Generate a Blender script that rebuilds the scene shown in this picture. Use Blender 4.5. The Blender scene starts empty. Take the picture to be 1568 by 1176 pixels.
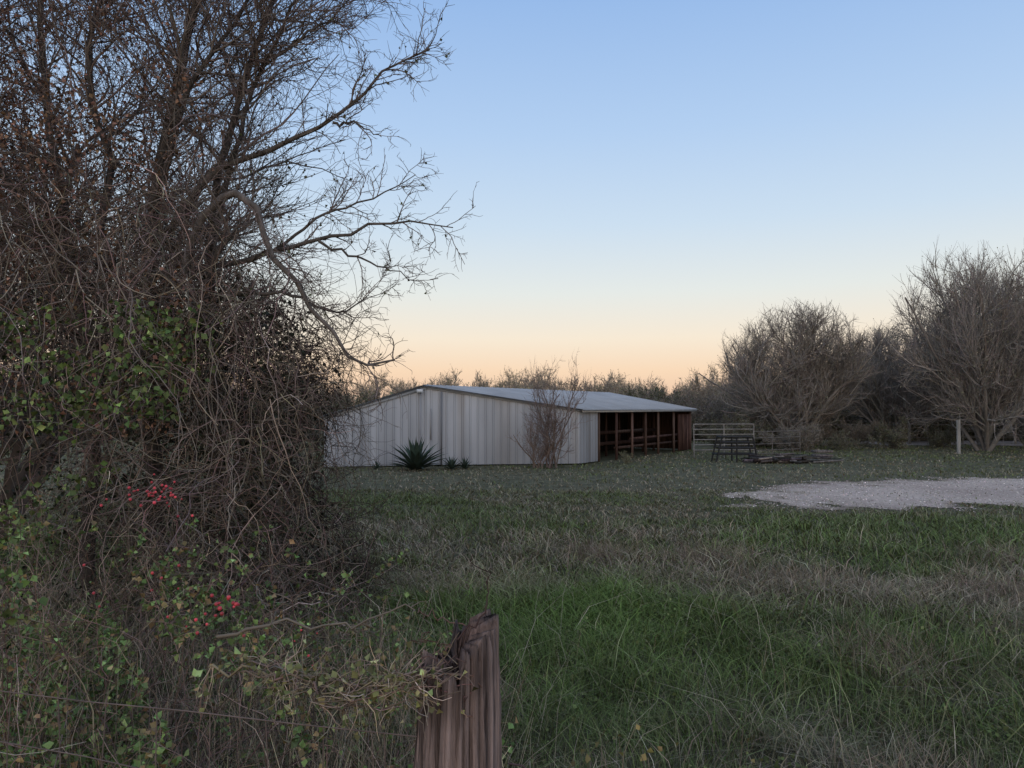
import bpy, numpy as np, math
rng=np.random.default_rng(11)
scene=bpy.context.scene
def norm(v): return v/np.maximum(np.linalg.norm(v,axis=-1,keepdims=True),1e-9)
A_=np.array
# ---------------------------------------------------------------- noise
_g={}
def vnoise(x,y,s,seed=0):
    if seed not in _g: _g[seed]=np.random.default_rng(1000+seed).random((64,64))
    g=_g[seed]; x=np.asarray(x)/s; y=np.asarray(y)/s
    xi=np.floor(x).astype(int); yi=np.floor(y).astype(int); fx=x-xi; fy=y-yi
    fx=fx*fx*(3-2*fx); fy=fy*fy*(3-2*fy)
    a=g[xi%64,yi%64]; b=g[(xi+1)%64,yi%64]; c=g[xi%64,(yi+1)%64]; d=g[(xi+1)%64,(yi+1)%64]
    return (a*(1-fx)+b*fx)*(1-fy)+(c*(1-fx)+d*fx)*fy
def fbm(x,y,s,seed=0):
    return (vnoise(x,y,s,seed)+.5*vnoise(x,y,s/2.1,seed+1)+.25*vnoise(x,y,s/4.3,seed+2))/1.75
def sstep(a,b,x):
    t=np.clip((x-a)/(b-a),0,1); return t*t*(3-2*t)
def gh(x,y):
    x=np.asarray(x,float); y=np.asarray(y,float)
    return 0.5*(1-sstep(3,17,y))+0.10*(fbm(x,y,3.0,5)-.5)*sstep(60,25,y)+ .05*(vnoise(x,y,.7,9)-.5)*sstep(16,9,y)
# ---------------------------------------------------------------- mesh bag
class Bag:
    def __init__(s): s.v=[];s.c=[];s.q=[];s.t=[];s.n=0
    def add(s,v,col,q=None,t=None):
        v=np.asarray(v,float).reshape(-1,3); c=np.broadcast_to(col,(len(v),3))
        if q is not None and len(q): s.q.append(np.asarray(q).reshape(-1,4)+s.n)
        if t is not None and len(t): s.t.append(np.asarray(t).reshape(-1,3)+s.n)
        s.v.append(v); s.c.append(c); s.n+=len(v)
    def mesh(s,name,mat,smooth=False):
        v=np.concatenate(s.v).astype(np.float32); c=np.concatenate(s.c)
        q=np.concatenate(s.q) if s.q else np.zeros((0,4),int); t=np.concatenate(s.t) if s.t else np.zeros((0,3),int)
        m=bpy.data.meshes.new(name); m.vertices.add(len(v)); m.vertices.foreach_set('co',v.ravel())
        loops=np.concatenate([q.ravel(),t.ravel()]).astype(np.int32)
        m.loops.add(len(loops)); m.loops.foreach_set('vertex_index',loops)
        m.polygons.add(len(q)+len(t))
        st=np.concatenate([np.arange(len(q))*4,len(q)*4+np.arange(len(t))*3]).astype(np.int32)
        m.polygons.foreach_set('loop_start',st)
        if smooth: m.polygons.foreach_set('use_smooth',np.ones(len(st),bool))
        m.update(calc_edges=True)
        a=m.color_attributes.new(name='Col',type='FLOAT_COLOR',domain='POINT')
        rgba=np.ones((len(v),4),np.float32); rgba[:,:3]=c; a.data.foreach_set('color',rgba.ravel())
        m.materials.append(mat); return m
    def obj(s,name,mat,parent=None,smooth=False):
        o=bpy.data.objects.new(name,s.mesh(name,mat,smooth)); scene.collection.objects.link(o)
        if parent: o.parent=parent
        return o
def empty(name,loc=(0,0,0)):
    o=bpy.data.objects.new(name,None); scene.collection.objects.link(o); o.location=loc; return o
def tubes(bag,P,R,s,col):
    P=np.asarray(P,float); N,k,_=P.shape; R=np.broadcast_to(R,(N,k))
    T=norm(np.gradient(P,axis=1)); ref=norm(rng.normal(size=(N,1,3)))
    mt=norm(P[:,-1:]-P[:,:1]); ref=ref-0.9*mt*np.sum(ref*mt,-1,keepdims=True)
    a=norm(np.cross(T,ref)); b=np.cross(T,a)
    an=np.arange(s)*2*np.pi/s
    V=P[:,:,None,:]+R[:,:,None,None]*(np.cos(an)[:,None]*a[:,:,None,:]+np.sin(an)[:,None]*b[:,:,None,:])
    base=(np.arange(N)*k*s)[:,None,None]+(np.arange(k-1)*s)[None,:,None]
    j=np.arange(s)[None,None,:]; j2=(j+1)%s
    q=np.stack([base+j,base+j2,base+s+j2,base+s+j],-1)
    col=np.asarray(col,float)
    C=np.broadcast_to(col[:,None,None,:] if col.ndim==2 else col,(N,k,s,3)).reshape(-1,3)
    bag.add(V,C,q=q)
def pipe(bag,a,b,r,col,s=8):
    a=A_(a,float);b=A_(b,float); tubes(bag,np.stack([a,(a+b)/2,b])[None],r,s,A_(col))
def grow(pos,d,L,k,wander,up=0.0):
    P=[pos]; p=pos.copy(); d=d.copy(); L=np.broadcast_to(L,(len(pos),))[:,None]
    for i in range(k-1):
        d=d+wander*rng.normal(size=d.shape); d[:,2]+=up; d=norm(d); p=p+d*L/(k-1); P.append(p)
    return np.stack(P,1)
def spawn(P,R,n,t0,t1,ang,sd=.25):
    N,k,_=P.shape; R=np.broadcast_to(R,(N,k)); Ln=np.linalg.norm(np.diff(P,axis=1),axis=-1).sum(1); i=rng.choice(N,n,p=Ln/Ln.sum())
    f=rng.uniform(t0,t1,n)*(k-1); i0=np.minimum(f.astype(int),k-2); w=(f-i0)[:,None]
    pos=P[i,i0]*(1-w)+P[i,i0+1]*w; tan=norm(P[i,i0+1]-P[i,i0]); r=R[i,i0]
    perp=norm(np.cross(tan,rng.normal(size=(n,3)))); a=np.clip(rng.normal(ang,sd,n),.1,1.7)[:,None]
    return pos,norm(tan*np.cos(a)+perp*np.sin(a)),r,f/(k-1)
def taper(r0,r1,k): 
    r0=np.atleast_1d(r0)[:,None]; r1=np.atleast_1d(r1)[:,None]; return r0+(r1-r0)*np.linspace(0,1,k)[None]
def resample(pts,k=14,jit=.02):
    pts=A_(pts,float); s=np.r_[0,np.cumsum(np.linalg.norm(np.diff(pts,axis=0),axis=1))]; u=np.linspace(0,s[-1],k)
    o=np.stack([np.interp(u,s,pts[:,i]) for i in range(3)],1); o[1:-1]=.5*o[1:-1]+.25*(o[:-2]+o[2:])
    o[1:-1]+=rng.normal(size=(k-2,3))*jit; return o
def vary(base,n,sd=.25): 
    return A_(base)*np.exp(rng.normal(size=(n,1))*sd)*np.exp(rng.normal(size=(n,3))*sd*.15)
def leaves(bag,pos,size,col,droop=.3,fold=.25,asp=.42):
    n=len(pos); d=rng.normal(size=(n,3)); d[:,2]-=droop; d=norm(d); sdir=norm(np.cross(d,rng.normal(size=(n,3)))); up=np.cross(sdir,d)
    size=np.broadcast_to(size,(n,))[:,None]
    b=pos; tip=pos+d*size; l=pos+d*size*.45+sdir*size*asp+up*size*fold; r=pos+d*size*.45-sdir*size*asp+up*size*fold
    V=np.stack([b,l,tip,r],1); i=np.arange(n)[:,None]*4
    bag.add(V,np.repeat(col,4,0),t=np.concatenate([i+[0,1,2],i+[0,2,3]]))
def box(bag,c,sx,sy,sz,col,rot=0):
    v=A_([[x,y,z] for x in(-.5,.5) for y in(-.5,.5) for z in(-.5,.5)])*[sx,sy,sz]
    ca,sa=math.cos(rot),math.sin(rot); v=np.stack([v[:,0]*ca-v[:,1]*sa,v[:,0]*sa+v[:,1]*ca,v[:,2]],1)+A_(c)
    bag.add(v,A_(col),q=[[0,1,3,2],[4,6,7,5],[0,4,5,1],[2,3,7,6],[0,2,6,4],[1,5,7,3]])
# ---------------------------------------------------------------- materials
def mat(name,rough=.85,spec=.2,nscale=8,namp=.35,stretch=(1,1,1),bump=0,bscale=30,metal=0):
    m=bpy.data.materials.new(name); m.use_nodes=True; N=m.node_tree.nodes; L=m.node_tree.links; p=N['Principled BSDF']
    at=N.new('ShaderNodeAttribute'); at.attribute_name='Col'
    tc=N.new('ShaderNodeTexCoord'); mp=N.new('ShaderNodeMapping'); mp.inputs['Scale'].default_value=stretch
    L.new(tc.outputs['Object'],mp.inputs[0])
    no=N.new('ShaderNodeTexNoise'); no.inputs['Scale'].default_value=nscale; no.inputs['Detail'].default_value=5; L.new(mp.outputs[0],no.inputs[0])
    mr=N.new('ShaderNodeMapRange'); mr.inputs[1].default_value=.3; mr.inputs[2].default_value=.7; mr.inputs[3].default_value=1-namp; mr.inputs[4].default_value=1+namp
    L.new(no.outputs[0],mr.inputs[0])
    mx=N.new('ShaderNodeVectorMath'); mx.operation='SCALE'; L.new(at.outputs['Color'],mx.inputs[0]); L.new(mr.outputs[0],mx.inputs['Scale'])
    L.new(mx.outputs[0],p.inputs['Base Color']); p.inputs['Roughness'].default_value=rough; p.inputs['Specular IOR Level'].default_value=spec; p.inputs['Metallic'].default_value=metal
    if bump:
        n2=N.new('ShaderNodeTexNoise'); n2.inputs['Scale'].default_value=bscale; n2.inputs['Detail'].default_value=6; L.new(mp.outputs[0],n2.inputs[0])
        b=N.new('ShaderNodeBump'); b.inputs['Strength'].default_value=bump; b.inputs['Distance'].default_value=.02; L.new(n2.outputs[0],b.inputs['Height']); L.new(b.outputs[0],p.inputs['Normal'])
    return m
M_bark=mat('bark',.9,.1,25,.35,(1,1,.3),.6,60)
M_twig=mat('twig',.9,.0,6,.2)
M_leaf=mat('leaf',.6,.2,4,.25)
M_grass=mat('grass_blades',.8,.05,1.5,.2)
M_ground=mat('soil_and_turf',.95,.05,3,.35,bump=.8,bscale=18)
M_gravel=mat('gravel',.95,.05,12,.22,bump=.5,bscale=30)
M_metal=mat('galvanised_metal',.55,.35,1.3,.14,(1.5,1.5,.25))
M_roof=mat('roof_metal',.5,.35,1.0,.12)
M_wood=mat('weathered_wood',.9,.05,14,.45,(1,1,.08),.7,30)
M_post=mat('cedar_post_wood',.85,.1,55,.65,(1,1,.045),1.0,110)
M_pipe=mat('rusty_pipe',.7,.3,9,.35)
M_berry=mat('berries',.4,.4,4,.2)
# ---------------------------------------------------------------- ground
def graded(lo,hi,n,c):
    u=np.linspace(math.asinh(lo/c),math.asinh(hi/c),n); return np.sinh(u)*c
xs=graded(-500,500,300,6); ys=graded(-60,900,360,6)
X,Y=np.meshgrid(xs,ys); Z=gh(X,Y)
def soilcol(x,y):
    n=fbm(x,y,4,20)[...,None]; far=sstep(10,25,y)[...,None]
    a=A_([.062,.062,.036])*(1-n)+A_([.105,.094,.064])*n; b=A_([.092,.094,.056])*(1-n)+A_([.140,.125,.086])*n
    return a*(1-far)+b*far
g=Bag(); nx,ny=len(xs),len(ys); I=(np.arange(ny-1)[:,None]*nx+np.arange(nx-1)[None])
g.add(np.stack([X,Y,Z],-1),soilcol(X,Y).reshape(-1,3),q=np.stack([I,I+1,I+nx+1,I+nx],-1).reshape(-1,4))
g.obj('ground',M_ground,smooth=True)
# gravel
def gravel(x,y):
    lo=16.2+.02*(x-6); hi=20.4+0.36*(x-6.5)
    e=np.minimum(np.minimum(y-lo,hi-y),(x-6.0-.35*np.abs(y-18.5))*.45)
    return e+(fbm(x,y,2.2,30)-.5)*2.4+(fbm(x,y,.6,36)-.5)*2.0-.1
def strip(x,y):
    return np.minimum(np.minimum(y-(44),50-y)*.6,(x-21.5)*.5)+(fbm(x,y,3,33)-.5)*2
def sheet(name,x0,x1,y0,y1,st,f,z,c0,c1,m):
    x=np.arange(x0,x1,st); y=np.arange(y0,y1,st); X,Y=np.meshgrid(x,y); n=len(x)
    I=(np.arange(len(y)-1)[:,None]*n+np.arange(n-1)[None]); keep=(f(X,Y)>0)[:-1,:-1]; I=I[keep]
    nn=np.clip(fbm(X,Y,2.4,40)*1.3-.15+.35*rng.random(X.shape)-.17,0,1)[...,None]; e=sstep(-.1,.9,f(X,Y))[...,None]; c=(A_(c0)*(1-nn)+A_(c1)*nn)*(1-e)*A_([.55,.55,.5])+(A_(c0)*(1-nn)+A_(c1)*nn)*e
    b=Bag(); b.add(np.stack([X,Y,gh(X,Y)+z],-1),c.reshape(-1,3),q=np.stack([I,I+1,I+n+1,I+n],-1)); return b,name,m
b,nm,m=sheet('gravel_drive',3,45,13.5,34,.085,gravel,.010,[.37,.285,.24],[.60,.48,.405],M_gravel)
n=26000; x=rng.uniform(3,26,n); y=rng.uniform(15,27,n); k=gravel(x,y)>-.5*rng.random(n)**2; x=x[k];y=y[k];n=len(x); r=rng.uniform(.008,.028,n)[:,None,None]
O=A_([[1,0,0],[-1,0,0],[0,1,0],[0,-1,0],[0,0,.7],[0,0,-.7]])*1.0; V=np.stack([x,y,gh(x,y)+.012],1)[:,None]+O*r*rng.uniform(.6,1.3,(n,1,3)); i=np.arange(n)[:,None]*6
b.add(V,np.repeat(vary([.50,.41,.355],n,.35),6,0),t=np.concatenate([i+A_(t) for t in([4,0,2],[4,2,1],[4,1,3],[4,3,0])]))
b.obj(nm,m)
b,nm,m=sheet('gravel_road',21,60,42,52,.3,strip,.012,[.24,.20,.18],[.36,.31,.28],M_gravel); b.obj(nm,m)
# ---------------------------------------------------------------- grass
def greenness(x,y):
    wx=x+1.6*(fbm(x,y,1.8,55)-.5); wy=y+2.2*(fbm(x,y,1.5,57)-.5)
    gsn=fbm(x,y,2.6,50)*1.9-.50+1.2*(fbm(x,y,.9,58)-.5)
    for cx,cy,r,a in [(.5,6.6,1.1,.85),(1.2,4.4,1.4,.15),(8,11,3.0,.35),(3.5,3.5,1.6,.1),(2.8,7.6,1.0,-.6),(4.6,6.6,1.1,-.4),(1,14,3,-.2),(-.6,9,1.0,-.4),(4.5,11,2,.35),(2.5,5.0,.6,-.6),(6,8.6,1.2,-.3),(-.5,12,1.5,.2),(1.8,3.2,.5,-.5),(.6,3.4,.6,.4),(3.6,4.6,.6,-.5)]:
        gsn=gsn+a*np.exp(-((wx-cx)**2+(wy-cy)**2*.6)/r**2)
    return np.clip(gsn-.02*sstep(9,18,y),0,1)
def inbarn(x,y):
    return (y>29.0+(x+7)*.1-.4) & (x<2.65+(y-29.2)*.68)&(x>-7.2+(y-27.5)*.6)&(y<46)
def grass(N,d0,d1,pw,hm,wm,tall=False,b=None):
    u=rng.random(N); d=(d0**pw+u*(d1**pw-d0**pw))**(1/pw); x=rng.uniform(-1,1,N)*(.74*d+1.3); y=d
    gv=gravel(x,y); k=~((gv>-.25)&(rng.random(N)>np.clip(.45-gv*.4,.035,1)))&~inbarn(x,y)&~((strip(x,y)>0)); x=x[k];y=y[k];N=len(x)
    G=greenness(x,y); cl=fbm(x,y,.55,60); H=hm*(.3+1.4*cl)*np.exp(rng.normal(size=N)*.35)*(1-.5*sstep(8,18,y))*(.85+.2*G)
    H*=1-.35*np.clip(gravel(x,y)+1,0,1)
    W=wm*(.6+.8*rng.random(N))*np.maximum(y/4,.8)**.85
    green=vary([.130,.172,.060],N,.3); dry=vary([.29,.24,.175],N,.34); mid=vary([.170,.172,.092],N,.3)
    r=rng.random(N)+(G-.5)*1.1; c=np.where((r>.70)[:,None],green,np.where((r>.20)[:,None],mid,dry))
    vivid=np.exp(-((x-.5)**2+(y-6.4)**2*.5)/1.1)[:,None]; c=c*(1-.5*vivid)+vary([.13,.22,.05],N,.25)*.5*vivid
    if tall: c=vary([.38,.33,.245],N,.25)
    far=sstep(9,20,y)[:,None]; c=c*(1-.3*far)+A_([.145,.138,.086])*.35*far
    th=rng.random(N)*2*np.pi; dr=np.stack([np.cos(th),np.sin(th),0*th],1); sd=np.stack([-np.sin(th+rng.normal(size=N)),np.cos(th),0*th],1)
    lean=(H*(.35+1.3*rng.random(N)))[:,None]*dr; base=np.stack([x,y,gh(x,y)-.01],1); up=A_([0,0,1.])
    w=W[:,None]*sd; Hc=H[:,None]
    V=np.stack([base-w,base+w,base+up*Hc*.55+lean*.28-w*.75,base+up*Hc*.55+lean*.28+w*.75,base+up*Hc*.82+lean],1)
    i=np.arange(N)[:,None]*5
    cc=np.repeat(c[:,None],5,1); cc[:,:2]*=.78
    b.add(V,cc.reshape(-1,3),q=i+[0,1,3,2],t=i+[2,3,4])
b=Bag()
grass(115000,2.2,8,1.2,.135,.0024,b=b)
grass(105000,6,20,1.0,.135,.0033,b=b)
grass(60000,16,50,1.1,.13,.004,b=b)
grass(10000,2.5,26,.9,.30,.0011,b=b,tall=True)
n=26000; y=rng.uniform(2.4,11,n); x=rng.uniform(-.3,.8,n)*y; k=fbm(x,y,.6,62)>.54; x=x[k];y=y[k]
leaves(b,np.stack([x,y,gh(x,y)+rng.uniform(.01,.12,len(x))],1),rng.uniform(.012,.034,len(x)),vary([.12,.145,.06],len(x),.4),droop=-.3)
for cx,cy,r_ in [(2.5,5.0,.5),(2.8,7.4,.7),(1.75,3.1,.3),(3.9,4.4,.4),(4.6,7,.6),(.95,2.6,.22),(6.0,8.8,.8),(1.2,9.5,.6),(3.2,3.6,.3),(-.3,4.2,.3),(5.2,5.9,.4),(2.4,9.2,.6)]:
    n=int(900*min(1,r_+.3)); p=rng.normal(size=(n,2))*r_*.5+[cx,cy]; P=grow(np.stack([p[:,0],p[:,1],gh(p[:,0],p[:,1])],1),norm(rng.normal(size=(n,3))*.5+[0,0,1]),rng.uniform(.1,.32,n),5,.28,-.06); tubes(b,P,taper(.0013*cy**.3*np.ones(n),.0007,5),3,vary([.25,.20,.15],n,.4))
b.obj('grass',M_grass)
# ---------------------------------------------------------------- barn
barn=empty('metal_barn')
A=A_([-6.97,27.5]);Pk=A_([-3.25,28.4]);C=A_([2.65,29.2]);D=A_([9.5,39.3]);Pb=A_([5.4,41.8]);Ab=A_([1.6,40.6])
zA,zP,zC=1.86,3.05,2.16
def ribwall(bag,p,q,zp,zq,col,pitch=.3,depth=.035,z0=.04):
    L=np.linalg.norm(q-p); dr=(q-p)/L; nr=A_([dr[1],-dr[0]])
    n=int(L/pitch); prof=[(0,0),(.30,0),(.36,0),(.42,1),(.54,1),(.60,0),(.66,0)]
    sh=[1,1,.72,.8,1.12,.62,.95]  # rib shading painted into the colour: dark rib edges, lighter crests
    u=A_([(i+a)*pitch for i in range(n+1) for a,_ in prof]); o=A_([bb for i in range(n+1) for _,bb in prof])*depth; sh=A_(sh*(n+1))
    k=u<L; u=np.r_[u[k],L]; o=np.r_[o[k],0]; sh=np.r_[sh[k],1]; xy=p+dr*u[:,None]+nr*o[:,None]; zt=zp+(zq-zp)*u/L
    m=len(u)
    zs=np.linspace(0,1,6); V=np.concatenate([np.c_[xy,z0+(zt-z0)*s] for s in zs])
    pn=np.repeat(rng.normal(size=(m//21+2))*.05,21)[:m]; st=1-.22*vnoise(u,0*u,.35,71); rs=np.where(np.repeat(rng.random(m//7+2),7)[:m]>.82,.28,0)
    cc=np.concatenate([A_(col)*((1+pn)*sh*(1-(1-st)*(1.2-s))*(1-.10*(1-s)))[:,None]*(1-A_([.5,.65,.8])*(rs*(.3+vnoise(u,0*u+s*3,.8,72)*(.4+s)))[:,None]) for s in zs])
    i=np.arange(m-1)[None]+np.arange(5)[:,None]*m
    bag.add(V,cc,q=np.stack([i,i+1,i+1+m,i+m],-1).reshape(-1,4))
wcol=[.50,.505,.53]
w=Bag()
S=C+(D-C)*.128
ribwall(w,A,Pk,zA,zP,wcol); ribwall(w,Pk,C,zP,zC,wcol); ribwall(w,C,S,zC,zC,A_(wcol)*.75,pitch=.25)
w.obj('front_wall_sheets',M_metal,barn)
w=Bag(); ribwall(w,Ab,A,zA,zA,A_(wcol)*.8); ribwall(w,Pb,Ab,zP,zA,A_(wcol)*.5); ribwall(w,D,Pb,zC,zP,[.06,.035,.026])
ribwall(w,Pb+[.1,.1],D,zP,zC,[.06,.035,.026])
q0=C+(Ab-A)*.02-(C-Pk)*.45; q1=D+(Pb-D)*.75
ribwall(w,q0,q1,2.5,2.5,[.022,.017,.015])  # added near-black partition, its colour standing for shade inside the barn
w.obj('rear_walls_and_shade_partition',M_wood,barn)
def roof(bag,e0,e1,r0,r1,ze,zr,ov,col):
    e0=np.r_[e0,ze];e1=np.r_[e1,ze];r0=np.r_[r0,zr];r1=np.r_[r1,zr]
    e0=e0+(e0-r0)*ov; e1=e1+(e1-r1)*ov
    n=int(np.linalg.norm(e1-e0)/.3); prof=[(0,0),(.4,0),(.45,1),(.55,1),(.6,0)]
    u=A_([(i+a)/n for i in range(n) for a,_ in prof]+[1.]); o=A_([x for i in range(n) for _,x in prof]+[0])*.03
    nr=np.cross(e1-e0,r0-e0); nr/=np.linalg.norm(nr); nr*=np.sign(nr[2])
    E=e0+(e1-e0)*u[:,None]+nr*o[:,None]+nr*.05; Rr=r0+(r1-r0)*u[:,None]+nr*o[:,None]+nr*.05; m=len(u)
    i=np.arange(m-1); V=np.concatenate([E,Rr,E-nr*.05,Rr-nr*.05])
    bag.add(V,A_(col),q=np.concatenate([np.stack([i,i+1,i+1+m,i+m],-1),np.stack([i+2*m,i+3*m,i+1+3*m,i+1+2*m],-1),np.stack([i,i+2*m,i+2*m+1,i+1],-1)]))
w=Bag(); f=(A-Ab)/np.linalg.norm(A-Ab)*.25
roof(w,C+f,D-f*1.2,Pk+f,Pb-f,zC,zP,.05,[.36,.38,.41]); roof(w,A+f,Ab-f,Pk+f,Pb-f,zA,zP,.05,[.36,.38,.40])
w.obj('roof_sheets',M_roof,barn)
w=Bag()
def beam(bag,p,q,wd,ht,col):
    p=A_(p,float);q=A_(q,float);d=q-p; L=np.linalg.norm(d); d/=L; s=norm(np.cross(d,[0,0,1.]) if abs(d[2])<.9 else A_([1.,0,0])); u=np.cross(s,d)
    V=[];[V.append(e+s*a*wd/2+u*bb*ht/2) for e in(p,q) for a,bb in((-1,-1),(1,-1),(1,1),(-1,1))]
    bag.add(V,A_(col),q=[[0,1,2,3],[7,6,5,4],[0,4,5,1],[1,5,6,2],[2,6,7,3],[3,7,4,0]])
fo=A_([0,-.06]); 
beam(w,np.r_[A+fo-[.1,0],zA-.05],np.r_[Pk+fo,zP-.04],.03,.10,[.40,.41,.43]); beam(w,np.r_[Pk+fo,zP-.04],np.r_[C+fo,zC-.03],.03,.10,[.40,.41,.43])
beam(w,np.r_[C+[.12,-.12],zC-.05],np.r_[D+[.3,0],zC-.05],.03,.12,[.46,.44,.42])
beam(w,np.r_[Pk+[.55,-.05],0.05],np.r_[Pk+[.55,-.05],zP-.2],.06,.06,[.17,.17,.18]); beam(w,np.r_[Pk+[-.25,-.12],0.05],np.r_[Pk+[-.25,-.12],zP-.15],.05,.05,[.33,.33,.35])
beam(w,np.r_[Pk+[.15,-.16],1.0],np.r_[Pk+[.15,-.16],2.2],.05,.03,[.30,.29,.29])
w.obj('trim_and_door_edges',M_metal,barn)
w=Bag(); box(w,(Pk[0]-.25,Pk[1]-.3,zP-.18),.22,.18,.12,[.75,.75,.75]); pipe(w,(Pk[0]-.25,Pk[1]-.1,zP-.1),(Pk[0]-.25,Pk[1]-.3,zP-.1),.02,[.5,.5,.5]); w.obj('gable_lamp',M_metal,barn)
w=Bag(); wc=[.105,.068,.057]
for t in (.135,.27,.40,.52,.64,.80,.99):
    p=C+(D-C)*t; beam(w,np.r_[p,0],np.r_[p,zC-.1],.10,.10,vary(wc,1,.2)[0])
for t0,t1,zz in ((.27,.99,.50),(.40,.99,.85),(.27,.55,1.2)):
    beam(w,np.r_[C+(D-C)*t0+[-.1,.05],zz],np.r_[C+(D-C)*t1+[-.1,.05],zz+.03],.04,.10,vary(A_(wc)*.7,1,.2)[0])
for t in np.linspace(.3,.97,7):
    p=C+(D-C)*t+(Pk-C)*.32; beam(w,np.r_[p,0],np.r_[p,zC+.2],.10,.10,[.05,.03,.025])  # inner posts and rails get a darker colour for the interior shade
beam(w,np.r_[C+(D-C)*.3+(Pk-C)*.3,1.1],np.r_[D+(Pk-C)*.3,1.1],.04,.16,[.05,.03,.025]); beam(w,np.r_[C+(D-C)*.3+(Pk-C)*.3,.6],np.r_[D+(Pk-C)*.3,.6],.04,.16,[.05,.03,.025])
for i in range(9):
    p=C+(D-C)*(.86+.015*i); beam(w,np.r_[p,0.05],np.r_[p,1.9],.13,.03,vary([.075,.045,.038],1,.2)[0])
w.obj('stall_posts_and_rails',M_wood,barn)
# ---------------------------------------------------------------- bare tree generator
def bare_tree(h,sp,seed,n4=9000,tw=.010,col=(.15,.125,.10),leafn=0,leafcol=(.10,.10,.06),low=.15,lsz=.06,n2=800,nl=8,n1=90,dome=0):
    global rng; old=rng; rng=np.random.default_rng(seed); b=Bag(); n=nl
    def inside(P,s=1.0):
        if not dome: return np.ones(len(P),bool)
        e=P[:,-1]; return (e[:,0]**2+e[:,1]**2)/(dome*s)**2+((e[:,2]-.42*h)/(.58*h*s))**2<1+.12*rng.normal(size=len(P))
    pos=np.zeros((n,3)); pos[:,:2]=rng.normal(size=(n,2))*.15; th=np.linspace(0,2*np.pi,n,endpoint=False)+rng.random(n); out=rng.uniform(.2,1.0,n)*sp/h*1.0
    d=norm(np.stack([np.cos(th)*out,np.sin(th)*out,np.ones(n)],1)); L0=h*rng.uniform(.66,.86,n)
    P=grow(pos,d,L0,10,.12,.04); R=taper(h*.012*rng.uniform(.7,1.2,n),h*.0035,10); tubes(b,P,R,6,vary(col,n,.15)*.8)
    ps,d,r,t=spawn(P,R,n1,low,1,.65); P1=grow(ps,d,h*rng.uniform(.18,.36,n1)*(1.15-.5*t),8,.14,.07); R1=taper(np.minimum(r*.6,h*.0045),h*.0017,8); k=inside(P1);P1=P1[k];R1=R1[k]; tubes(b,P1,R1,4,vary(col,len(P1),.15))
    ps,d,r,t=spawn(P1,R1,n2,.1,1,.6); P2=grow(ps,d,h*rng.uniform(.08,.2,n2),6,.14,.07); k=inside(P2);P2=P2[k]; R2=taper(h*.0017*np.ones(len(P2)),tw*.8,6); tubes(b,P2,R2,3,vary(col,len(P2),.2))
    ps,d,r,t=spawn(P2,R2,n4,.1,1,.6); P3=grow(ps,d,h*rng.uniform(.03,.1,n4),4,.16,.08); k=inside(P3,1.03);P3=P3[k];n4=len(P3); tubes(b,P3,taper(tw*np.ones(n4),tw*.35,4),3,vary(A_(col)*1.1,n4,.25))
    if leafn:
        i=rng.integers(0,n4,leafn); leaves(b,P3[i,rng.integers(0,4,leafn)],rng.uniform(.6,1.4,leafn)*lsz,vary(leafcol,leafn,.3))
    rng=old; return b
haze_col=(.255,.225,.20)  # dusk haze painted into the twigs as a paler colour
T1=bare_tree(9.4,8,1,18000,.010,haze_col,5000,(.20,.20,.13),n2=2200,nl=18,n1=260,low=.2,dome=4.6).mesh('tree_mesh_a',M_twig); T2=bare_tree(9.4,9,2,18000,.009,haze_col,5000,(.20,.20,.13),n2=2200,nl=18,n1=260,dome=5.6).mesh('tree_mesh_b',M_twig)
T3=bare_tree(6,6,3,4500,.014,(.32,.265,.215),3500,(.30,.27,.16),lsz=.10,n2=500).mesh('tree_mesh_c',M_twig); T4=bare_tree(6,7,4,4500,.014,(.32,.265,.215),2000,(.30,.26,.15),lsz=.1,n2=500).mesh('tree_mesh_d',M_twig)  # distant trees coloured paler still, haze put into the colour
S1=bare_tree(3,6,5,5000,.009,(.20,.18,.155),6500,(.13,.14,.085),low=.02,lsz=.075,n2=500).mesh('shrub_mesh_a',M_twig); S2=bare_tree(3,5,6,5000,.009,(.23,.20,.18),2500,(.17,.165,.11),low=.02,lsz=.07,n2=500).mesh('shrub_mesh_b',M_twig)
def inst(name,me,x,y,s,rot=None,parent=None,sz=None):
    o=bpy.data.objects.new(name,me); scene.collection.objects.link(o); o.location=(x,y,float(gh(x,y))-.03); o.rotation_euler=(0,0,rng.uniform(0,6.3) if rot is None else rot); o.scale=(s,s,sz or s)
    if parent:o.parent=parent
    return o
for me,x,y,s,sz in [(T1,16.2,42,1.0,.90),(T2,24.6,38.5,1.05,1.25),(T1,25.0,49,.95,.88),(T1,32.5,42,1.15,1.3),(T2,36,48,1.1,1.1)]:
    inst('mesquite_tree',me,x,y,s,sz=sz)
tl=empty('distant_tree_line')
for i in range(84):
    x=rng.uniform(-70,70); y=rng.uniform(62,88); inst('tree',[T3,T4][i%2],x,y,rng.uniform(.7,1.1),parent=tl)
for i in range(22):
    x=rng.uniform(10,60); y=rng.uniform(54,64); inst('tree',[T3,T4][i%2],x,y,rng.uniform(.65,.9),parent=tl)
br=empty('brush_thicket')
for i in range(60):
    x=rng.uniform(12,46); y=rng.uniform(51,60); inst('shrub',[S1,S2][i%2],x,y,rng.uniform(.8,1.5),parent=br)
for i in range(40):
    x=rng.uniform(-50,12); y=rng.uniform(52,62); inst('shrub',[S1,S2][i%2],x,y,rng.uniform(.8,1.4),parent=br)
for i in range(16):
    x=rng.uniform(12,21); y=rng.uniform(38,46); inst('shrub',[S1,S2][i%2],x,y,rng.uniform(.35,.8),parent=br)
for i in range(12):
    x=rng.uniform(22,38); y=rng.uniform(37,43); inst('shrub',[S1,S2][i%2],x,y,rng.uniform(.35,.7),parent=br)
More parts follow.
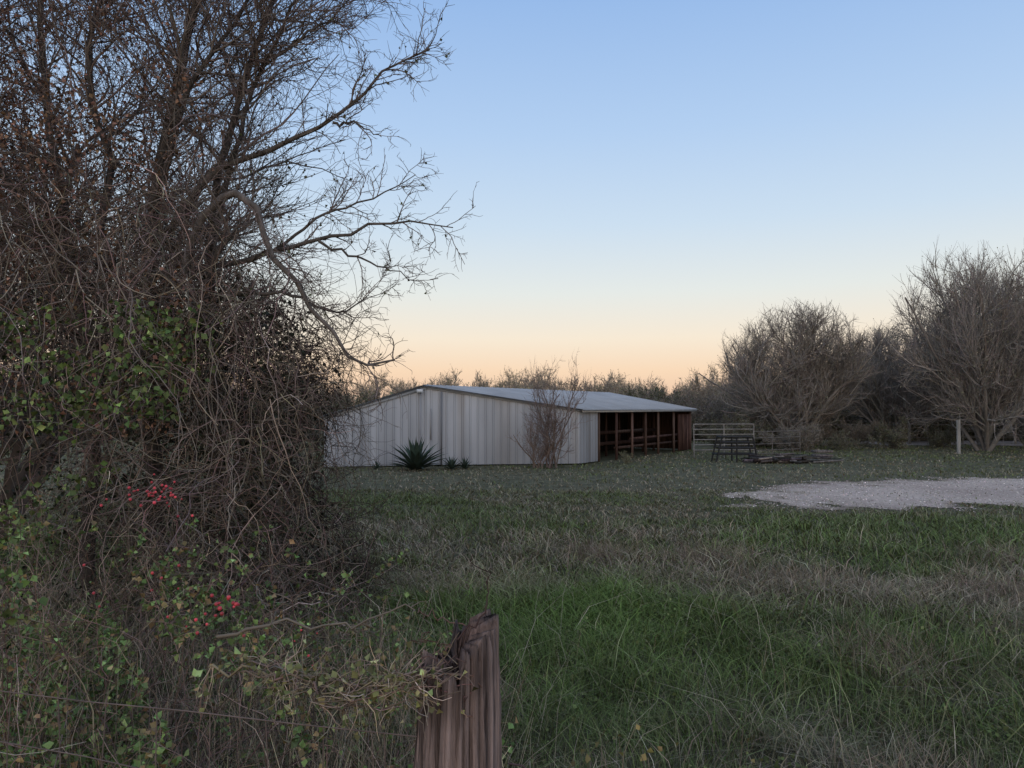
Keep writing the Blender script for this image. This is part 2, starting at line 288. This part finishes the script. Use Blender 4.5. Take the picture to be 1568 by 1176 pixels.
sb=bare_tree(4.3,3.0,8,1500,.005,(.22,.17,.15),260,(.20,.14,.09),low=.05,lsz=.035,n2=400); o=sb.obj('bare_shrub',M_twig); o.location=(1.55,27.5,0); o.scale=(.7,.7,1)
sb=bare_tree(3.0,2.6,9,1000,.005,(.22,.16,.13),200,(.20,.14,.09),low=.05,lsz=.035,n2=300); o=sb.obj('bare_shrub',M_twig); o.location=(1.0,27.4,0); o.scale=(.7,.7,.85)
sb=bare_tree(.8,.8,10,500,.004,(.22,.20,.14),500,(.20,.20,.12),low=.02,lsz=.04,n2=300); o=sb.obj('weed_plant',M_twig); o.location=(4.6,29.6,0); o.scale=(.8,.8,.7)
# agave
def agave(x,y,n,L,name):
    b=Bag()
    for i in range(n):
        th=i*2.4+rng.normal()*.1; el=1.45-1.25*((i+.5)/n)**.8; l=L*rng.uniform(.85,1.1); k=9; s=np.linspace(0,1,k)
        e=el-.35*s**2*(1 if el<1.1 else .3); r=np.cumsum(np.cos(e))*l/k; z=np.cumsum(np.sin(e))*l/k; wd=l*.075*np.sin(np.pi*np.clip(s*.8+.22,0,1))**.8*(1-s**4)
        c=np.stack([np.cos(th)*r,np.sin(th)*r,z],1)+[x,y,float(gh(x,y))]; sd=A_([-math.sin(th),math.cos(th),0]); up=np.stack([-np.cos(th)*np.sin(e),-np.sin(th)*np.sin(e),np.cos(e)],1)
        V=np.stack([c-sd*wd[:,None]+up*wd[:,None]*.45,c,c+sd*wd[:,None]+up*wd[:,None]*.45],1); j=np.arange(k-1)[:,None]*3
        b.add(V,vary([.045,.068,.050],1,.2),q=np.concatenate([j+[0,1,4,3],j+[1,2,5,4]]))
    b.obj(name,M_leaf)
agave(-3.45,26.6,46,1.3,'agave_plant'); agave(-2.2,27.0,24,.6,'agave_plant'); agave(-1.75,27.3,20,.5,'agave_plant'); agave(-4.9,26.9,16,.4,'agave_plant')
# ---------------------------------------------------------------- cattle panels, chute, pile
def panel(name,x0,y0,x1,y1,z0,z1,nr,ups,r,col):
    b=Bag()
    for z in np.linspace(z0,z1,nr): pipe(b,(x0,y0,z),(x1,y1,z),r,col)
    for t in ups: pipe(b,(x0+(x1-x0)*t,y0+(y1-y0)*t,0),(x0+(x1-x0)*t,y0+(y1-y0)*t,z1+.02),r*1.15,col)
    return b.obj(name,M_pipe,smooth=True)
panel('pipe_gate',8.1,33,10.9,33.4,.35,1.5,6,(0,.5,1),.022,[.22,.20,.185]); panel('pipe_gate',10.9,33.5,13.6,35.0,.3,1.15,4,(.4,1),.018,[.13,.115,.105])
b=Bag(); dk=[.022,.021,.021]
for yy in (30.0,30.7):
    for a,c in (((8.25,0),(8.5,1.05)),((8.5,1.05),(9.75,1.05)),((9.75,1.05),(9.95,0)),((8.3,.35),(9.9,.35)),((8.35,.6),(9.85,.6)),((8.4,.83),(9.8,.83)),((9.1,.0),(9.1,1.05))): pipe(b,(a[0],yy,a[1]),(c[0],yy,c[1]),.035,dk)
for x,z in ((8.5,1.05),(9.75,1.05),(8.3,.35),(9.9,.35)): pipe(b,(x,30.0,z),(x,30.7,z),.03,dk)
b.obj('livestock_chute',M_pipe,smooth=True)
# long low pile of scrap pipe and lumber
b=Bag()
for i in range(80):
    x=rng.uniform(9.9,12.6); y=rng.uniform(29.3,30.6); z=abs(rng.normal())*.13+.05; th=rng.normal()*.25; l=rng.uniform(.5,1.9); e=rng.normal()*.07
    dx,dy,dz=math.cos(th)*l/2,math.sin(th)*l/2,math.sin(e)*l/2; z=max(z,abs(dz)+.03); pipe(b,(x-dx,y-dy,z-dz),(x+dx,y+dy,z+dz),rng.uniform(.02,.06),vary([.065,.058,.055],1,.5)[0],6)
b.obj('scrap_pile',M_wood)
b=Bag(); 
for z in (.08,.25,.42): 
    box(b,(12.9,30.6,z),.7,.04,.10,[.15,.13,.12]); box(b,(12.9,31.1,z),.7,.04,.10,[.15,.13,.12])
for x in (12.57,13.23):
    for z in (.08,.25,.42): box(b,(x,30.85,z),.04,.46,.10,[.14,.12,.11])
b.obj('wooden_crate',M_wood)
fw=Bag()
for i,x in enumerate(np.arange(14.5,50,3.3)):
    pipe(fw,(x,45+.02*x,0),(x+rng.normal()*.05,45+.02*x,1.25),.06 if i%3 else .09,vary([.20,.18,.16],1,.2)[0])
for z in (.4,.8,1.2): pipe(fw,(14.5,45.3,z),(50,46,z),.012,[.2,.19,.18])
pipe(fw,(21.7,36.0,0),(21.7,36.0,1.65),.09,[.30,.285,.265]); 
for z in (.5,.85,1.2): pipe(fw,(21.7,36.0,z),(33,37.5,z),.008,[.12,.11,.105])
fw.obj('wire_fence',M_wood)
# ---------------------------------------------------------------- main tree, left
mt=empty('gnarled_tree')
tr=Bag(); K=14; bark=[.075,.065,.058]
def limbset(ls): 
    return np.stack([resample(p,K,j) for p,_,_,j in ls]), np.concatenate([taper(a,c,K) for _,a,c,_ in ls])
trunks=[([(-2.9,6.2,.3),(-3.0,6.1,2.2),(-2.96,6,3.9),(-2.6,5.9,5.2),(-2.2,5.8,6.6)],.08,.02,.02),
 ([(-2.3,6.3,.3),(-2.5,6.2,2.1),(-2.45,6,3.5),(-2.35,6,4.5),(-1.9,6,5.8)],.065,.015,.02),
 ([(-3.7,6.6,.3),(-3.75,6.6,2.6),(-4.1,6.5,4.6),(-4.3,6.5,6.6)],.065,.018,.03),
 ([(-3.0,6.1,2.5),(-3.3,6.0,3.8),(-3.5,6.0,5.0),(-3.2,6,6.4)],.04,.012,.03),
 ([(-4.9,6.9,.3),(-4.8,6.8,3),(-5.0,6.7,6.6)],.06,.02,.03),
 ([(-2.96,6,3.6),(-2.7,5.8,4.4),(-2.3,5.7,5.1),(-1.7,5.7,5.9)],.028,.008,.02),
 ([(-2.45,6,3.5),(-2.25,5.9,4.3),(-2.0,5.8,5.0),(-1.5,5.8,5.7)],.026,.008,.02),
 ([(-3.4,6.2,3.0),(-3.9,5.6,3.9),(-4.2,5.2,4.8)],.03,.010,.03),
 ([(-2.9,6.1,2.0),(-2.4,5.6,2.9),(-2.1,5.5,3.5)],.045,.018,.03)]
limbs=[([(-2.9,6,3.5),(-2.46,5.9,4.09),(-1.77,5.8,4.33),(-1.4,5.7,4.43),(-1.19,5.65,4.59),(-.95,5.6,4.85),(-.63,5.6,4.96)],.034,.005,.014),
 ([(-1.4,5.7,4.43),(-1.2,5.6,4.40),(-1.0,5.6,4.28)],.012,.003,.012),
 ([(-2.56,5.9,3.3),(-1.88,5.8,3.45),(-1.4,5.7,3.52),(-.97,5.7,3.68),(-.45,5.6,3.58)],.026,.004,.014),
 ([(-1.88,5.8,3.45),(-1.5,5.75,3.72),(-1.05,5.7,3.85),(-.75,5.7,4.02)],.014,.003,.012),
 ([(-1.5,5.7,3.5),(-1.1,5.7,3.33),(-.76,5.7,3.19)],.012,.003,.012),
 ([(-2.0,5.8,4.95),(-1.6,5.8,5.2),(-1.25,5.8,5.5)],.016,.004,.012),
 ([(-2.2,5.7,3.1),(-1.7,5.6,3.1),(-1.35,5.6,2.9),(-1.1,5.6,3.05)],.02,.004,.012)]
broken=[([(-2.45,5.5,3.2),(-2.25,5.4,3.70),(-2.02,5.3,3.87),(-1.88,5.3,3.6),(-1.72,5.3,3.24),(-1.5,5.3,3.05),(-1.27,5.3,2.7),(-1.13,5.3,2.44),(-.84,5.3,2.55)],.036,.007,.02)]
P0,R0=limbset(trunks); tubes(tr,P0,R0,10,A_(bark)); Pl,Rl=limbset(limbs); tubes(tr,Pl,Rl,7,A_(bark)*1.5); Pb_,Rb_=limbset(broken); tubes(tr,Pb_,Rb_,8,A_([.14,.12,.108]))
tr.obj('trunks_and_limbs',M_bark,mt,smooth=True)
tw=Bag(); tc=[.18,.145,.13]
def eR(z): return np.interp(z,[3.0,3.6,4.0,4.5,4.9,5.5,6.5],[-1.6,-1.85,-2.0,-1.9,-1.5,-1.0,-.6])
n=460; ps,d,r,t=spawn(P0,R0,n,.3,1,.85); d[:,0]-=.1; d=norm(d); P1=grow(ps,d,rng.uniform(.5,1.3,n),9,.17,.05); R1=taper(np.minimum(r*.5,.010),.003,9)
ok=(P1[...,0]<eR(P1[...,2])).all(1); P1=P1[ok];R1=R1[ok]; tubes(tw,P1,R1,5,vary(tc,len(P1),.2))
n=120; ps,d,r,t=spawn(Pl,Rl,n,.2,1,.7); P1b=grow(ps,d,rng.uniform(.15,.45,n),9,.15,.02); R1b=taper(np.minimum(r*.6,.006),.002,9); tubes(tw,P1b,R1b,4,vary(tc,n,.2))
n=22; ps,d,r,t=spawn(Pb_,Rb_,n,.25,1,.8); P1c=grow(ps,d,rng.uniform(.2,.45,n),9,.2,-.05); R1c=taper(np.minimum(r*.6,.006),.002,9); tubes(tw,P1c,R1c,4,vary(tc,n,.2))
n=4200; ps,d,r,t=spawn(P1,R1,n,.08,1,.8); P2=grow(ps,d,rng.uniform(.2,.55,n),6,.2,.03); ok=P2[:,-1,0]<eR(P2[:,-1,2])+.25; P2=P2[ok]; n=len(P2); R2=taper(.0034*np.ones(n),.0018,6); tubes(tw,P2,R2,3,vary(tc,n,.25))
PB=np.concatenate([P1b,P1c]);RB=np.concatenate([R1b,R1c]); n=1000; ps,d,r,t=spawn(PB,RB,n,.1,1,.85); P2b=grow(ps,d,rng.uniform(.06,.2,n),6,.2,.02); tubes(tw,P2b,taper(.0026*np.ones(n),.0012,6),3,vary(tc,n,.25))
n=20000; ps,d,r,t=spawn(P2,R2,n,.05,1,.85); P3=grow(ps,d,rng.uniform(.06,.24,n),4,.25,.02); tubes(tw,P3,taper(.0022*np.ones(n),.0011,4),3,vary(tc,n,.3))
n=1900; ps,d,r,t=spawn(P2b,R2[:len(P2b)],n,.1,1,.85); tubes(tw,grow(ps,d,rng.uniform(.03,.09,n),4,.2),taper(.002*np.ones(n),.001,4),3,vary(tc,n,.25))
tw.obj('twigs',M_twig,mt)
lf=Bag(); nn=46000; i=rng.integers(0,len(P3),nn); p=P3[i,2]+rng.normal(size=(nn,3))*.03
cl=fbm(p[:,0]*1.2,p[:,2]+p[:,1]*.5,.8,101); k=(p[:,0]<-2.3-.35*rng.random(nn)*3)&(rng.random(nn)<np.clip((-1.9-p[:,0])/1.5,0.05,1))&(cl>.38); p=p[k]
leaves(lf,p,rng.uniform(.016,.038,len(p)),vary([.18,.10,.072],len(p),.4))
i=rng.integers(0,len(P2b),140); leaves(lf,P2b[i,3],rng.uniform(.02,.035,140),vary([.09,.10,.045],140,.3)); lf.obj('dead_leaves',M_leaf,mt)
o=bare_tree(7.5,7,21,7000,.005,(.12,.10,.09),6000,(.09,.085,.05),lsz=.05).obj('gnarled_tree',M_twig); o.location=(-6.8,9.5,.3)
o2=bpy.data.objects.new('gnarled_tree',o.data); scene.collection.objects.link(o2); o2.location=(-9.5,13,.2); o2.rotation_euler=(0,0,2)
# ---------------------------------------------------------------- vine thicket
def edge(z): return np.interp(z,[.3,.8,1.3,1.9,2.4,2.9,3.4,4.0],[-.95,-1.05,-1.5,-1.55,-1.35,-1.45,-1.95,-2.5])
vt=empty('vine_thicket'); vb=Bag(); vc=[.20,.155,.13]
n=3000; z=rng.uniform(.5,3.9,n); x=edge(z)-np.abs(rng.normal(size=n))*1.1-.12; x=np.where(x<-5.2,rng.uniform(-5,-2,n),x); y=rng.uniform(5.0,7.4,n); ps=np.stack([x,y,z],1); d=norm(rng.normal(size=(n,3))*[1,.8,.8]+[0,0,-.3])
PV=grow(ps,d,rng.uniform(.4,1.3,n),10,.33,-.10); PV[...,2]=np.maximum(PV[...,2],.38)
ok=PV[...,0].max(1)<edge(z)+.35; PV=PV[ok]; n=len(PV); RV=taper(rng.uniform(.0022,.005,n),.0016,10)
dep=np.clip((PV[:,0,1]-5.0)/1.6,0,1)[:,None]; tubes(vb,PV,RV,3,vary(vc,n,.5)*(1.15-.75*dep))  # stems darken with depth: shade inside the thicket put into colour
n=12000; ps,d,r,t=spawn(PV,RV,n,0,1,.9); d[:,2]-=.2; P=grow(ps,norm(d),rng.uniform(.05,.28,n),5,.3,-.04); dep=np.clip((ps[:,1:2]-5.0)/1.6,0,1); tubes(vb,P,taper(.002*np.ones(n),.001,5),3,vary(vc,n,.5)*(1.15-.75*dep))  # same painted depth shade on the side shoots
n=120; z=rng.uniform(2.4,3.6,n); x=rng.uniform(-4.6,-1.6,n); ps=np.stack([np.minimum(x,edge(z)-.05),rng.uniform(4.9,5.8,n),z],1); P=grow(ps,norm(rng.normal(size=(n,3))*.4+[0,0,-1]),rng.uniform(.8,2.0,n),16,.22,-.10); P[...,2]=np.maximum(P[...,2],.4); tubes(vb,P,taper(rng.uniform(.003,.006,n),.002,16),4,vary([.24,.20,.175],n,.3))
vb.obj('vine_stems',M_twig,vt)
lv=Bag(); n=14000; z=rng.uniform(.5,3.3,n); x=edge(z)-.35-np.abs(rng.normal(size=n))*1.3; y=rng.uniform(5.6,7.8,n); cl=fbm(x+3*y,z,.5,80); k=cl>.46; leaves(lv,np.stack([x,y,z],1)[k],rng.uniform(.03,.06,k.sum()),vary([.028,.032,.019],k.sum(),.3))  # near-black leaves added deep inside, painting the thicket's dark interior
n=11000; z=rng.uniform(.7,2.9,n); x=rng.uniform(-4.6,-1.7,n); y=rng.uniform(4.6,5.5,n); cl=fbm(x*1.3+7,z,.45,84); k=cl>.59; leaves(lv,np.stack([x,y,z],1)[k],rng.uniform(.03,.06,k.sum()),vary([.11,.15,.05],k.sum(),.5),droop=.8)
n=7500; z=rng.uniform(2.0,4.6,n); x=rng.uniform(-4.8,-2.2,n); y=rng.uniform(4.8,5.9,n); cl=fbm(x*1.3+3,z,.7,88); k=cl>.48; leaves(lv,np.stack([x,y,z],1)[k],rng.uniform(.02,.042,k.sum()),vary([.20,.115,.075],k.sum(),.4),droop=.5)
lv.obj('vine_leaves',M_leaf,vt)
# ---------------------------------------------------------------- foreground briar / rose bush
rb=empty('wild_rose_bush'); b=Bag()
def topz(x): return np.interp(x,[-3.2,-2.2,-1.6,-1.1,-.7,-.4],[1.7,1.8,1.7,1.45,1.3,1.15])
n=600; y=rng.uniform(2.0,4.3,n); x=-rng.uniform(.16,.74,n)*y; ps=np.stack([x,y,gh(x,y)],1); L=np.clip(topz(x)-.5,.3,2)*rng.uniform(.5,1.15,n)
PR=grow(ps,norm(rng.normal(size=(n,3))*.45+[0,0,1]),L,12,.22,-.02); RR=taper(rng.uniform(.0015,.004,n),.001,12); tubes(b,PR,RR,4,vary([.17,.12,.10],n,.5))
n=4800; ps,d,r,t=spawn(PR,RR,n,.3,1,.9); P=grow(ps,d,rng.uniform(.05,.25,n),5,.25); tubes(b,P,taper(.0014*np.ones(n),.0007,5),3,vary([.20,.15,.115],n,.45)); b.obj('stems',M_twig,rb)
lv=Bag(); i=rng.integers(0,len(P),34000); p=P[i,rng.integers(1,5,34000)]; cl=fbm(p[:,0]*1.5+p[:,1],p[:,2],.35,90); p=p[(cl>.47)&(p[:,2]>.6)]; n=len(p); c=np.where(rng.random((n,1))<.82,vary([.125,.18,.06],n,.45),vary([.26,.18,.09],n,.3)); leaves(lv,p,rng.uniform(.014,.036,n),c); lv.obj('leaves',M_leaf,rb)
def ico(bag,c,r,col):
    an=np.linspace(0,2*np.pi,8,endpoint=False); V=[[0,0,-1]]+[[math.cos(a)*math.cos(e),math.sin(a)*math.cos(e),math.sin(e)] for e in(-.75,0,.75) for a in an]+[[0,0,1]]
    t=[[0,1+(i+1)%8,1+i] for i in range(8)]+[[25,17+i,17+(i+1)%8] for i in range(8)]; q=[[1+8*k+i,1+8*k+(i+1)%8,9+8*k+(i+1)%8,9+8*k+i] for k in range(2) for i in range(8)]
    bag.add(A_(V)*r+A_(c),A_(col),q=q,t=t)
bb=Bag()
for c,n,s,r in (((-1.9,4.0,1.76),30,.07,.008),((-2.0,4.0,1.72),12,.10,.008),((-.86,2.25,1.62),14,.03,.006),((-.95,2.3,1.56),8,.06,.005),((.28,1.9,1.27),8,.03,.005),((-.62,2.1,1.55),6,.05,.004),((-1.5,3,1.5),8,.15,.006)):
    for i in range(n): ico(bb,A_(c)+rng.normal(size=3)*s*[1,.6,.5],r*rng.uniform(.6,1.2),vary([.50,.055,.07],1,.3)[0])
bb.obj('berries',M_berry,rb,smooth=True)
b=Bag(); n=40; x=rng.uniform(.1,.45,n); y=rng.uniform(1.7,2.1,n); PS=grow(np.stack([x,y,gh(x,y)],1),norm(rng.normal(size=(n,3))*.25+[0,0,1]),rng.uniform(.5,.85,n),10,.14); tubes(b,PS,taper(.0025*np.ones(n),.001,10),4,vary([.16,.13,.09],n,.3))
p=PS[rng.integers(0,n,420),rng.integers(4,10,420)]+rng.normal(size=(420,3))*.02; leaves(b,p,rng.uniform(.012,.028,420),vary([.15,.13,.05],420,.4)); b.obj('wild_rose_sprig',M_leaf)
b=Bag(); n=2200; y=rng.uniform(1.5,3.8,n); x=-rng.uniform(.03,.74,n)*y; ps=np.stack([x,y,gh(x,y)],1); P=grow(ps,norm(rng.normal(size=(n,3))*.22+[0,0,1]),rng.uniform(.3,.80,n),7,.12,-.03); tubes(b,P,taper(rng.uniform(.001,.0022,n),.0006,7),3,vary([.27,.225,.16],n,.5)); b.obj('dry_grass_stalks',M_grass)
# ---------------------------------------------------------------- fence post + wires + vines
b=Bag(); ns,nz=144,40; an=np.arange(ns)*2*np.pi/ns
gro=np.zeros(ns)
for a0,wd,dp in ((4.32,.05,.20),(4.78,.035,.11),(5.2,.045,.17),(3.9,.05,.16),(5.7,.05,.18),(3.2,.08,.2),(1,.1,.2),(2.2,.1,.25),(4.55,.022,.08),(4.98,.025,.08),(5.42,.02,.07),(4.1,.02,.07),(4.66,.015,.05),(5.08,.015,.05)):
    dd=np.abs((an-a0+np.pi)%(2*np.pi)-np.pi); gro+=dp*np.exp(-(dd/wd)**2)
V=[];CC=[]
top=1.715+.05*np.cos(an-.3)+.012*np.sin(an*5)+.014*np.sin(an*11+2)+.009*np.sin(an*23)-.12*gro+rng.normal(size=ns)*.005
for i in range(nz):
    t=i/(nz-1); z=.35+(top-.35)*t; sh=.12*math.sin(t*9)+.06*math.sin(t*23); r=(.112-.036*t**1.6)*(1+.05*np.sin(an*3+1+sh)+.04*np.sin(an*7+sh*3)+.018*np.sin(an*19+1+sh*8))*(1-gro*(.8+.3*np.sin(t*6+an*3)))*(1+.010*rng.normal(size=ns)); cx=-.118+.03*(t-.7); 
    V.append(np.stack([cx+r*np.cos(an),1.5+r*np.sin(an),z],1)); CC.append(A_([.25,.185,.165])*(1-gro*3.2).clip(.10,1)[:,None]*(1+.6*(vnoise(an*9,an*0+t*2,1,95)-.5))[:,None]*(1-.3*(t>.93)))
V.append(np.stack([-.109+.45*.06*np.cos(an),1.5+.45*.06*np.sin(an),top-.02+rng.normal(size=ns)*.008],1)); CC.append(np.tile([.15,.10,.085],(ns,1)))
V.append(np.tile([-.109,1.5,1.68],(ns,1))+rng.normal(size=(ns,3))*.002); CC.append(np.tile([.08,.055,.05],(ns,1)))
i=np.arange(ns)[None]+np.arange(nz+1)[:,None]*ns; i2=(np.arange(ns)+1)%ns+np.arange(nz+1)[:,None]*ns
b.add(np.concatenate(V),np.concatenate(CC),q=np.stack([i,i2,i2+ns,i+ns],-1).reshape(-1,4)); b.obj('wooden_fence_post',M_post,smooth=True)
b=Bag(); rust=A_([.15,.11,.095])
for z in (1.58,1.46,1.32,1.18,1.04,.85):
    P=resample([(-3.4,2.3,z+.03),(-1.6,1.8,z-.02),(-.18,1.42,z)],14,.006); tubes(b,P[None],.0014,5,rust)
for t in np.linspace(.02,1,26):
    x=-.18-3.2*t; y=1.42+.88*t; P=resample([(x,y,1.58),(x+rng.normal()*.01,y,1.1),(x,y,.55)],8,.003); tubes(b,P[None],.0013,5,rust)
b.obj('wire_mesh_fence',M_pipe)
b=Bag(); base=resample([(-.66,1.72,1.61),(-.5,1.62,1.635),(-.38,1.55,1.61),(-.26,1.48,1.64),(-.12,1.42,1.70)],30,.004)
n=18; P=np.stack([resample(base[a:]+rng.normal(size=3)*[.02,.04,.014],18,.009) for a in rng.integers(0,16,n)]); R=taper(rng.uniform(.0012,.0032,n),.0008,18); tubes(b,P,R,5,vary([.27,.21,.155],n,.4))
n=460; ps,d,r,t=spawn(P,R,n,0,.9,1.0); Q=grow(ps,d,rng.uniform(.02,.11,n),6,.3,-.02); tubes(b,Q,taper(.001*np.ones(n),.0005,6),4,vary([.30,.235,.175],n,.4))
i=rng.integers(0,n,700); leaves(b,Q[i,rng.integers(1,6,700)],rng.uniform(.007,.02,700),vary([.19,.19,.09],700,.45))
P=np.stack([resample([(-.75,1.9,1.62),(-.5,1.9,1.67),(-.33,1.85,1.675),(-.24,1.85,1.70)],14,.012)]); tubes(b,P,taper(.005,.0015,14),5,A_([.2,.165,.13]))
ps,d,r,t=spawn(P,.004,24,0,1,1.0); tubes(b,grow(ps,d,rng.uniform(.02,.07,24),4,.2),taper(.0018*np.ones(24),.0006,4),4,A_([.2,.165,.13]))
n=14; an0=rng.uniform(0,6.28,n); P=np.stack([np.stack([-.115+.07*np.cos(an0[i]+np.linspace(0,2.6,16)),1.5+.07*np.sin(an0[i]+np.linspace(0,2.6,16)),1.70+rng.normal()*.02+np.linspace(0,.06,16)*rng.normal()],1)+rng.normal(size=(16,3))*.006 for i in range(n)]); tubes(b,P,taper(.0018*np.ones(n),.0008,16),4,vary([.19,.11,.09],n,.3))
n=14; P=grow(np.tile([-.03,1.5,1.45],(n,1))+rng.normal(size=(n,3))*.03,norm(A_([1,.3,-.8])+rng.normal(size=(n,3))*.3),rng.uniform(.15,.45,n),12,.2,-.06); tubes(b,P,taper(.0022*np.ones(n),.0008,12),4,vary([.2,.15,.13],n,.3))
b.obj('dry_vine_on_fence',M_twig)
# ---------------------------------------------------------------- world, sun, camera
wd=bpy.data.worlds.new('World'); scene.world=wd; wd.use_nodes=True; N=wd.node_tree.nodes; L=wd.node_tree.links
SE=math.radians(8); SR=math.radians(185)
sk=N.new('ShaderNodeTexSky'); sk.sky_type='NISHITA'; sk.sun_disc=False; sk.sun_elevation=SE; sk.sun_rotation=SR; sk.air_density=1.0; sk.dust_density=.6; sk.ozone_density=2.0
sc=N.new('ShaderNodeVectorMath'); sc.operation='SCALE'; sc.inputs['Scale'].default_value=.15; L.new(sk.outputs[0],sc.inputs[0])
tc=N.new('ShaderNodeTexCoord'); sp=N.new('ShaderNodeSeparateXYZ'); L.new(tc.outputs['Generated'],sp.inputs[0])
def s2l(c): return [((v/255+.055)/1.055)**2.4 if v>10 else v/3294 for v in c]+[1]
cr=N.new('ShaderNodeValToRGB'); L.new(sp.outputs['Z'],cr.inputs[0]); e=cr.color_ramp; st=[(0,(230,188,165)),(.05,(248,213,182)),(.093,(248,230,208)),(.154,(231,233,228)),(.24,(206,223,239)),(.35,(181,208,241)),(.49,(153,188,235)),(1,(175,185,205))]
e.elements[0].position=0; e.elements[0].color=s2l(st[0][1]); e.elements[1].position=1; e.elements[1].color=s2l(st[-1][1])
for p_,c_ in st[1:-1]: x=e.elements.new(p_); x.color=s2l(c_)
mx=N.new('ShaderNodeMix'); mx.data_type='RGBA'; mx.inputs[0].default_value=.9; L.new(sc.outputs[0],mx.inputs[6]); L.new(cr.outputs[0],mx.inputs[7])
L.new(mx.outputs[2],N['Background'].inputs[0]); N['Background'].inputs[1].default_value=1.04
sl=bpy.data.lights.new('sun','SUN'); sl.energy=.9; sl.angle=math.radians(50); sl.color=(1,.84,.68); so=bpy.data.objects.new('sun',sl); scene.collection.objects.link(so)
so.rotation_euler=(math.radians(80),0,math.radians(-5))
cam=bpy.data.cameras.new('camera'); cam.lens=26; cam.sensor_width=36; cam.clip_start=.05; cam.clip_end=3000; co=bpy.data.objects.new('camera',cam); scene.collection.objects.link(co)
co.location=(0,0,2.2); co.rotation_euler=(math.radians(91.9),0,0); scene.camera=co
scene.view_settings.view_transform='Standard'; scene.view_settings.look='None'; scene.view_settings.exposure=0
